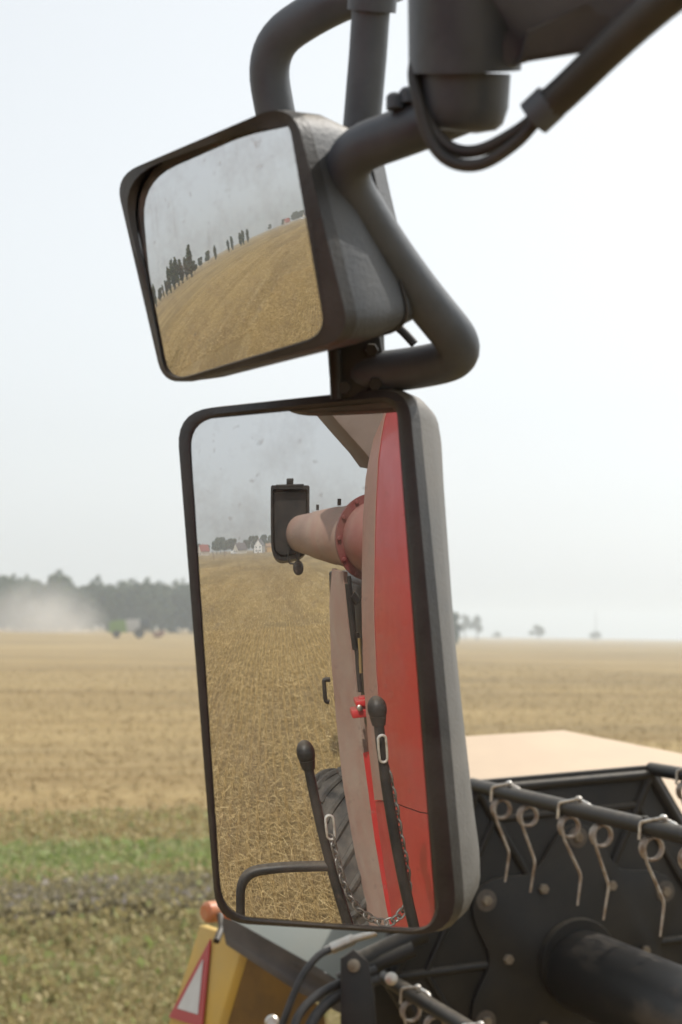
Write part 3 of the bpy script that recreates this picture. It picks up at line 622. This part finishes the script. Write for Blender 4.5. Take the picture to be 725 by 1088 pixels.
b = bm(); lp = MM.go(317, 603, 1, -6.7); ball(b, lp, .075, 14, (1, 1, 1.1)); disc(b, lp, (0, 1, -.2), .07, .1, 16); tube(b, spline([lp + np.array([.02, 0, .05]), lp + np.array([-.12, 0, .06]), lp + np.array([-.13, 0, .2])]), .012, 8); tube(b, [lp, lp + np.array([0, 0, .22])], .02, 8); obj('work_lamp', b, BLK, spo)

# rear side panel, its red edge and the gear between the panels
ro = [(353, 604), (350, 640), (352, 700), (357, 760), (364, 830), (376, 900), (392, 985), (397, 1010)]
ri = [(365, 610), (369, 660), (377, 720), (386, 790), (390, 830), (398, 890), (410, 960), (420, 1010)]
O_ = edge_pts(ro, (604, 1010), -3.7); I_ = edge_pts(ri, (608, 1010), -3.0)
b = bm(); strip(b, [O_, [.5 * (p + q) - np.array([.012, 0, 0]) for p, q in zip(O_, I_)], I_], (.03, -.01, 0)); rp = obj('rear_side_panel', b, PINK, CB)
e1 = [(386, 800), (390, 830), (398, 890), (410, 960), (420, 1010)]; e2 = [(396, 795), (398, 830), (406, 880), (420, 960), (430, 1010)]
b = bm(); strip(b, [edge_pts(e1, (800, 1010), -2.99), edge_pts(e2, (797, 1010), -2.9)], (.03, -.01, 0)); obj('panel_flange', b, RED, rp)
b = bm()
for pts, r_ in (([(379, 672), (383, 735)], .018), ([(370, 620), (378, 690)], .022), ([(374, 632), (381, 640)], .03), ([(371, 612), (374, 640), (380, 700)], .015)):
    tube(b, [MM.go(x, y, 1, -2.9) for x, y in pts], r_, 12)
obj('strut', b, BLK, CB)
b = bm(); tube(b, [MM.go(382, 678, 1, -2.86), MM.go(384, 715, 1, -2.86)], .012, 12); obj('brass_rod', b, mat('brass', (.5, .36, .16), .3, metal=.8), CB)
b = bm(); q = MM.go(385, 745, 1, -2.75); box(b, q, (.1, .12, .035), None, .008); box(b, q + np.array([-.02, 0, -.06]), (.13, .1, .05), None, .012); box(b, q + np.array([.01, 0, -.02]), (.06, .06, .1), None, .008); obj('latch', b, RED, CB)
b = bm(); disc(b, q + np.array([-.03, .06, -.02]), (0, 1, 0), .018, .02, 12); obj('bolt', b, STEEL, CB)
b = bm(); q0 = MM.go(351, 722, 1, -3.55); q1 = MM.go(344, 722, 1, -3.55); q2 = MM.go(346, 745, 1, -3.55); q3 = MM.go(350, 746, 1, -3.55)
tube(b, bend([q0, q1, q2, q3], .02), .017, 10); obj('door_handle', b, BLK, rp)

# rear wheel with lugged tyre
wt = MM.go(372, 824, 1, -4.3)[2]; wx = MM.go(342, 860, 1, -4.0)[0]; wr = wt / 2; wy = -4.35; ww = .5
prof = [(-.5, .60), (-.5, .80), (-.46, .92), (-.38, .975), (0, .99), (.38, .975), (.46, .92), (.5, .80), (.5, .60)]
b = bm(); loops = []
for k in range(64):
    a = 2 * math.pi * k / 64; loops.append([np.array([wx + ww / 2 + u * ww, wy + math.cos(a) * v_ * wr, wr + math.sin(a) * v_ * wr]) for u, v_ in prof])
loops.append(loops[0]); loft(b, loops, False, False, closed=False)
for k in range(22):
    for s in (-1, 1):
        a0 = 2 * math.pi * (k + (.5 if s > 0 else 0)) / 22; pts = []
        for j in range(6):
            f = j / 5; a = a0 + .30 * f; x_ = wx + ww / 2 + s * ww * (.02 + .47 * (1 - f)); rr = wr * (1.0 - .06 * (1 - f) ** 3)
            pts.append(np.array([x_, wy + math.cos(a) * rr, wr + math.sin(a) * rr]))
        tube(b, pts, .028, 6)
bmesh.ops.remove_doubles(b, verts=b.verts[:], dist=1e-5)
wl = obj('rear_wheel', b, TYRE, CB)
b = bm(); tube(b, [(wx + .04, wy, wr), (wx + ww - .04, wy, wr)], wr * .6, 36); tube(b, [(wx + .02, wy, wr), (wx + .06, wy, wr)], wr * .25, 24); obj('rim', b, mat('rim_paint', (.5, .42, .3), .5), wl)

# access ladder rails (left side of the cab platform)
def rail(knob, low, extra=None):
    K = MM.far(*knob, 1.25); L = MM.go(low[0], low[1], 1, K[1] + .05)
    d = (L - K) / np.linalg.norm(L - K)
    b = bm(); tube(b, [K + d * .02, K + d * .5, L + d * .55], [.0155, .018, .018], 18)
    if extra is not None: tube(b, extra(K), .015, 16)
    o = obj('handrail', b, BLK, CB)
    b = bm(); ball(b, K, .031, 24, (.95, .95, 1.15)); tube(b, [K + d * .02, K + d * .045], [.026, .02], 18); obj('knob', b, BLK, o)
    return K, L
K1, L1 = rail((325, 800), (371, 985), lambda K: bend([MM.go(352, 920, 1, K[1] + .03), MM.go(300, 921, 1, K[1] + .03), MM.go(256, 927, 1, K[1] + .03), MM.go(256, 985, 1, K[1] + .03), MM.go(258, 1040, 1, K[1] + .05)], .07, 10))
K2, L2 = rail((401, 753), (440, 985))
# chain between them
t = thing('safety_chain', 'galvanised chain hung between the two ladder rails in the big mirror', 'chain', MM.go(420, 975, 1, K1[1] + .06))
yv = K1[1] + .055
pth = spline([MM.go(x, y, 1, yv) for x, y in ((352, 888), (359, 915), (366, 940), (378, 962), (395, 976), (413, 980), (428, 968), (434, 945), (431, 915), (425, 885), (420, 855), (414, 826), (408, 806))], 14)
L_ = [0]
for p, q in zip(pth[:-1], pth[1:]): L_.append(L_[-1] + np.linalg.norm(q - p))
step = .024; nlink = int(L_[-1] / step)
def link(b, c, d, n, ln, wd, r_):
    d = d / np.linalg.norm(d); n = n - d * (n @ d); n /= np.linalg.norm(n); s = np.cross(d, n); pts = []
    for k in range(17):
        a = 2 * math.pi * k / 16; pts.append(c + d * (math.cos(a) * wd * .5 + math.copysign(ln * .5 - wd * .5, math.cos(a)) * min(1, abs(math.cos(a)) * 4)) + s * math.sin(a) * wd * .5)
    tube(b, pts, r_, 8, False)
for i in range(nlink):
    sdist = (i + .5) * step; k = int(np.searchsorted(L_, sdist)) - 1; k = max(0, min(k, len(pth) - 2)); f = (sdist - L_[k]) / (L_[k + 1] - L_[k] + 1e-9)
    c_ = pth[k] + (pth[k + 1] - pth[k]) * f; d_ = pth[k + 1] - pth[k]
    b = bm(); link(b, c_, d_, np.array([.7, .7, .1]) if i % 2 else np.array([-.7, .7, .15]), .034, .021, .0034); obj('link', b, CHAINM, t)
for (xa, ya, xb, yb) in ((350, 868, 352, 890), (406, 783, 408, 808)):
    p, q = MM.go(xa, ya, 1, yv + (.03 if xa > 380 else 0)), MM.go(xb, yb, 1, yv + (.02 if xa > 380 else 0)); b = bm(); link(b, .5 * (p + q), q - p, np.array([.1, 1, .1]), np.linalg.norm(q - p) + .01, .026, .004); obj('carabiner', b, BRIGHT, t)

# ------------------------------------------------------------------ reel of the header
XL = -4.2
B1 = onX(515, 834, XL); B2 = onX(705, 817, XL - .0)
half = (B2[1] - B1[1]) / 2; cy = (B1[1] + B2[1]) / 2; rad = half / math.sin(R(30)); cz = (B1[2] + B2[2]) / 2 - rad * math.cos(R(30))
print('reel', B1, B2, 'radius', rad, 'centre', cy, cz)
RL = thing('harvester_reel', 'black reel with hanging spring tines and a round centre tube at lower right', 'reel', (XL / 2, cy, cz - rad))
XR = .4; tilt = math.atan2(B2[2] - B1[2], B2[1] - B1[1])
def spring(b, x, y, z):                   # one double coil and its bent leg below the bar
    pts = [np.array([x - .012, y + .012, z + .004])]
    for k in range(33):
        a = R(100) + k / 32 * R(720 + 80); pts.append(np.array([x - .012 + .024 * k / 32, y + .002 + .027 * math.cos(a), z - .03 + .027 * math.sin(a)]))
    e = pts[-1]
    return pts
for k in range(6):
    a = R(120) - R(60) * k + tilt; y = cy + rad * math.cos(a); z = cz + rad * math.sin(a)
    b = bm(); tube(b, [(XL - .02, y, z), (XR, y, z)], .021, 18)
    for j in range(12): disc(b, (XL + .25 + j * .37, y - .004, z + .0185), (0, 0, 1), .008, .006, 8)
    bar = obj('tine_bar', b, BLK, RL)
    for j in range(8 if k > 0 else 9):
        x0_ = XL + .18 + j * .415
        for dx in (0, .172):
            jj = random.uniform(-.008, .008); b = bm(); cl = spring(b, x0_ + dx, y, z - .02); p = cl[-1]
            leg = cl + bend([p + np.array([0, .006, -.03]), p + np.array([jj, .052 + jj, -.125]), p + np.array([jj * 2, .040 + jj, -.205 + jj])], .012, 4)
            tube(b, leg, [.0039] * (len(leg) - 1) + [.003], 6); obj('tine', b, RUST, bar)
        b = bm(); tube(b, bend([(x0_ - .014, y - .024, z - .03), (x0_ - .012, y - .022, z + .012), (x0_ + .05, y, z + .028), (x0_ + .075, y + .024, z + .014), (x0_ + .11, y + .026, z - .02), (x0_ + .165, y + .0, z - .03)], .01, 5), .0045, 8)
        ball(b, (x0_ + .055, y, z + .03), .009, 10, (1.3, 1, .8)); obj('clip', b, BRIGHT, bar)
# end plate: hexagonal sheet, lobed hub plate, bolts
b = bm(); prism(b, [(XL - .03, cy + (rad + .015) * math.cos(R(120) - R(60) * k + tilt), cz + (rad + .015) * math.sin(R(120) - R(60) * k + tilt)) for k in range(6)], (.02, 0, 0), .004)
ep = obj('end_plate', b, BLK, RL)
b = bm()
for k in range(6):
    a, c_ = R(120) - R(60) * k + tilt, R(60) - R(60) * k + tilt
    for f, r_ in ((.97, .016), (.80, .011)):
        tube(b, [(XL - .008, cy + rad * f * math.cos(a), cz + rad * f * math.sin(a)), (XL - .008, cy + rad * f * math.cos(c_), cz + rad * f * math.sin(c_))], r_, 10)
    tube(b, [(XL - .008, cy + .3 * rad * math.cos(a), cz + .3 * rad * math.sin(a)), (XL - .008, cy + rad * math.cos(a), cz + rad * math.sin(a))], .014, 10)
obj('rib', b, BLK, ep)
def lobes(r1, r2, X, ph=0, n=72): return [(X, cy + (r1 + r2 * math.cos(6 * (2 * math.pi * k / n) + ph)) * math.cos(2 * math.pi * k / n), cz + (r1 + r2 * math.cos(6 * (2 * math.pi * k / n) + ph)) * math.sin(2 * math.pi * k / n)) for k in range(n)]
b = bm(); prism(b, lobes(.345, .05, XL - .008, math.pi), (.018, 0, 0), .005); obj('hub_plate', b, BLK, ep)
for k in range(6):
    a = R(30) + R(60) * k; b = bm(); disc(b, (XL + .01, cy + .355 * math.cos(a), cz + .355 * math.sin(a)), (1, 0, 0), .017, .016, 6, .15); obj('bolt', b, BOLT, ep); b = bm(); disc(b, (XL + .0095, cy + .355 * math.cos(a), cz + .355 * math.sin(a)), (1, 0, 0), .033, .005, 20); obj('washer', b, DISCM, ep)
    a = R(60) * k; b = bm(); disc(b, (XL + .01, cy + .235 * math.cos(a), cz + .235 * math.sin(a)), (1, 0, 0), .016, .014, 6, .15); obj('bolt', b, BOLT, ep)
b = bm(); tube(b, [(XL + .008, cy, cz - .02), (XL + .02, cy, cz - .02), (XL + .03, cy, cz - .02)], [.133, .133, .128], 40); obj('hub_flange', b, BLK, ep)
b = bm(); tube(b, [(XL + .031, cy + .01, cz - .045), (XR, cy + .01, cz - .045)], .122, 48); obj('centre_tube', b, TUBEM, RL)

# ------------------------------------------------------------------ header body at the left end
HD = thing('grain_header', 'raised grain header end with yellow marker board, hoses and pale hood', 'header', (-4.6, 1.6, 1.1))
top = [onX(470, 783, -5.4), onX(598, 775, -5.4), onX(725, 800, -5.1), onX(830, 826, -4.9)]
nearp = [np.array([-4.32, 3.1, 2.35]), np.array([-4.32, 2.4, 2.5]), np.array([-4.32, 1.75, 2.52])]
b = bm(); prism(b, top + nearp, (0, 0, -.05), .008); obj('end_hood', b, PEACH, HD)
b = bm(); prism(b, [(-4.36, 1.74, 2.3), (-4.36, 1.82, 2.48), (-4.36, 2.9, 2.4), (-4.36, 3.3, 1.9), (-4.36, 3.3, 1.2), (-4.36, 1.66, 1.2)], (-.05, 0, 0), .006); obj('end_sheet', b, BLK, HD)
b = bm(); prism(b, [np.array(onX(x, y, -4.35)) for x, y in ((432, 930), (520, 850), (560, 1000), (540, 1100), (400, 1110), (398, 1045))], (-.03, 0, 0), .006)
for (xa, ya, xb, yb) in ((432, 1046, 470, 1044), (480, 1046, 530, 1036), (450, 1064, 520, 1056)):
    tube(b, [onX(xa, ya, -4.34), onX(xb, yb, -4.34)], .014, 10)
obj('reel_arm', b, BLK, HD)
# yellow end box with the marker board
XA, XB = -5.15, -4.75
yb_ = [onX(218, 984, XA), onX(182, 1100, XA)]
def yp(x, y, X): return onX(x, y, X)
f1, f2, f3, f4 = yp(212, 983, -4.95), yp(258, 1000, -4.65), yp(225, 1110, -4.65), yp(172, 1110, -4.95)
e2_, e3_ = yp(300, 1045, -4.65), yp(318, 1120, -4.65)
b = bm(); prism(b, [f1, f2, f3, f4], np.array([-.0, .035, 0]), .006); obj('marker_board', b, YEL, HD)
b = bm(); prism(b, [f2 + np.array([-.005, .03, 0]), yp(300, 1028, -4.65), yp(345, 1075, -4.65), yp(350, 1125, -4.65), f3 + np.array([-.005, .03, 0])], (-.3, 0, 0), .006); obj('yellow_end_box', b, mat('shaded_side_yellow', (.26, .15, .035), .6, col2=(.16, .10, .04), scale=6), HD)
def onboard(x, y, off):
    n_ = np.cross(f2 - f1, f4 - f1); n_ /= np.linalg.norm(n_); n_ = n_ if n_[1] < 0 else -n_
    d = ray(x, y); return EYE + d * (((f1 + n_ * off - EYE) @ n_) / (d @ n_)), n_
tri = [onboard(x, y, .004)[0] for x, y in ((225, 998), (181, 1081), (216, 1092))]; nb = onboard(200, 1040, 0)[1]
b = bm(); prism(b, tri, nb * .006, 0); wtri = obj('warning_triangle', b, SIGNRED, HD, smooth=False)
b = bm(); cc = sum(tri) / 3; prism(b, [cc + (p - cc) * .62 + nb * .0065 for p in tri], nb * .003, 0); obj('white_centre', b, WHITE, wtri, smooth=False)
b = bm(); q = at(231, 968, 5.05); disc(b, q, np.array([.3, -.95, 0]), .034, .05, 20); box(b, q + np.array([-.02, .03, -.01]), (.05, .04, .08), None, .01); obj('marker_lamp', b, ORANGE, HD)
b = bm(); tube(b, [at(234, 972, 5.0), at(236, 985, 4.95), at(230, 1000, 4.9)], .011, 8); obj('lamp_stalk', b, BLK, HD)
# dark rail along the top of the end, grey sheet behind it
b = bm(); r1, r2 = onX(236, 978, -4.62), onX(372, 1052, -4.45)
prism(b, [onX(234, 972, -4.62), onX(250, 978, -4.62), onX(345, 1032, -4.45), onX(392, 1062, -4.45), onX(372, 1072, -4.45), onX(318, 1045, -4.5), onX(240, 994, -4.62)], (.0, 0, -.03), .005); obj('edge_rail', b, mat('grey_rail', (.06, .06, .062), .45, col2=(.13, .12, .11), scale=7), HD)
b = bm(); prism(b, [onX(236, 976, -5.0), onX(430, 970, -5.0), onX(440, 1060, -4.75), onX(340, 1060, -4.75)], (-.03, 0, -.02), .004); obj('back_sheet', b, GREYG, HD)
# hydraulic ram and hoses
b = bm(); tube(b, [at(368, 1030, 4.55), at(450, 990, 4.6)], .032, 16); obj('hydraulic_ram', b, BLK, HD); b = bm(); tube(b, [at(360, 1042, 4.55), at(440, 1008, 4.55)], .022, 14); obj('hydraulic_ram', b, BLK, HD)
b = bm(); tube(b, [at(352, 1008, 4.5), at(376, 998, 4.5)], .016, 14); tube(b, [at(376, 998, 4.5), at(400, 991, 4.5)], .011, 14); disc(b, at(352, 1008, 4.5), at(352, 1008, 4.5) - at(376, 998, 4.5), .013, .02, 12); obj('hose_fitting', b, STEEL, HD)
b = bm(); tube(b, spline([at(354, 1007, 4.5), at(338, 1016, 4.48), at(322, 1036, 4.46), at(310, 1062, 4.45), at(296, 1100, 4.45)]), .0105, 10); obj('hose', b, HOSE, HD)
b = bm(); tube(b, spline([at(400, 1030, 4.5), at(368, 1042, 4.48), at(340, 1056, 4.45), at(318, 1078, 4.42), at(308, 1110, 4.4)]), .0125, 10); obj('hose', b, HOSE, HD); b = bm(); tube(b, spline([at(402, 1040, 4.5), at(372, 1052, 4.48), at(346, 1068, 4.45), at(330, 1090, 4.42), at(322, 1120, 4.4)]), .016, 10); obj('hose', b, HOSE, HD)
b = bm(); prism(b, [at(362, 1018, 4.42), at(376, 1008, 4.42), at(392, 1022, 4.42), at(398, 1060, 4.42), at(402, 1110, 4.42), at(362, 1110, 4.42)], ray(380, 1050) * .05, .006); obj('ram_bracket', b, BLK, HD)
b = bm(); disc(b, at(376, 1026, 4.418), -ray(376, 1026), .018, .012, 16); obj('bolt', b, BOLT, HD)
b = bm(); disc(b, at(416, 1040, 4.35), -ray(416, 1040), .018, .014, 16); obj('bolt', b, STEEL, HD)
b = bm(); disc(b, at(289, 1086, 4.4), -ray(289, 1086), .02, .03, 16); obj('hose_fitting', b, STEEL, HD)

# ------------------------------------------------------------------ dust behind the far combine, and haze
def volume(name, lo, hi, dens, col, noise=None, aniso=0.2):
    b = bm(); c = [(l + h_) / 2 for l, h_ in zip(lo, hi)]; box(b, c, [h_ - l for l, h_ in zip(lo, hi)])
    m = bpy.data.materials.new(name); m.use_nodes = True; t = m.node_tree
    t.nodes.remove(t.nodes['Principled BSDF']); p = t.nodes.new('ShaderNodeVolumePrincipled'); p.inputs['Color'].default_value = (*col, 1); p.inputs['Density'].default_value = dens; p.inputs['Anisotropy'].default_value = aniso
    t.links.new(p.outputs[0], t.nodes['Material Output'].inputs['Volume'])
    o = obj(name, b, m, smooth=False); o['kind'] = 'stuff'; return o
volume('haze', (-1620, -1620, -1), (1620, 1620, 32), .0008, (.88, .95, 1.0), aniso=.3)
def dust():
    c = np.array(ground_at(52, 345)); u = np.array([RT[0], RT[1], 0]); u /= np.linalg.norm(u); n = np.array([FW[0], FW[1], 0]); n /= np.linalg.norm(n)
    b = bm(); bmesh.ops.create_icosphere(b, subdivisions=3, radius=1)
    for v_ in b.verts: v_.co = Vector((v_.co.x * 17, v_.co.y * 7, max(-.1, v_.co.z) * 13))
    m = bpy.data.materials.new('dust'); m.use_nodes = True; t = m.node_tree; t.nodes.remove(t.nodes['Principled BSDF'])
    p = t.nodes.new('ShaderNodeVolumePrincipled'); p.inputs['Color'].default_value = (.95, .92, .88, 1); t.links.new(p.outputs[0], t.nodes['Material Output'].inputs['Volume'])
    tc = t.nodes.new('ShaderNodeTexCoord'); nz = t.nodes.new('ShaderNodeTexNoise'); nz.inputs['Scale'].default_value = .16; nz.inputs['Detail'].default_value = 4; t.links.new(tc.outputs['Object'], nz.inputs['Vector'])
    mp = t.nodes.new('ShaderNodeMapping'); mp.inputs['Scale'].default_value = (1 / 17, 1 / 7, 1 / 13); t.links.new(tc.outputs['Object'], mp.inputs['Vector'])
    gr_ = t.nodes.new('ShaderNodeTexGradient'); gr_.gradient_type = 'SPHERICAL'; t.links.new(mp.outputs[0], gr_.inputs['Vector'])
    mu = t.nodes.new('ShaderNodeMath'); mu.operation = 'MULTIPLY'; t.links.new(nz.outputs['Fac'], mu.inputs[0]); t.links.new(gr_.outputs['Fac'], mu.inputs[1])
    m2 = t.nodes.new('ShaderNodeMath'); m2.operation = 'MULTIPLY'; m2.inputs[1].default_value = .36; t.links.new(mu.outputs[0], m2.inputs[0]); t.links.new(m2.outputs[0], p.inputs['Density'])
    o = obj('dust_cloud', b, m); o['kind'] = 'stuff'; o.location = V(c - u * 2); o.rotation_euler = (0, 0, math.atan2(u[1], u[0]))
dust()
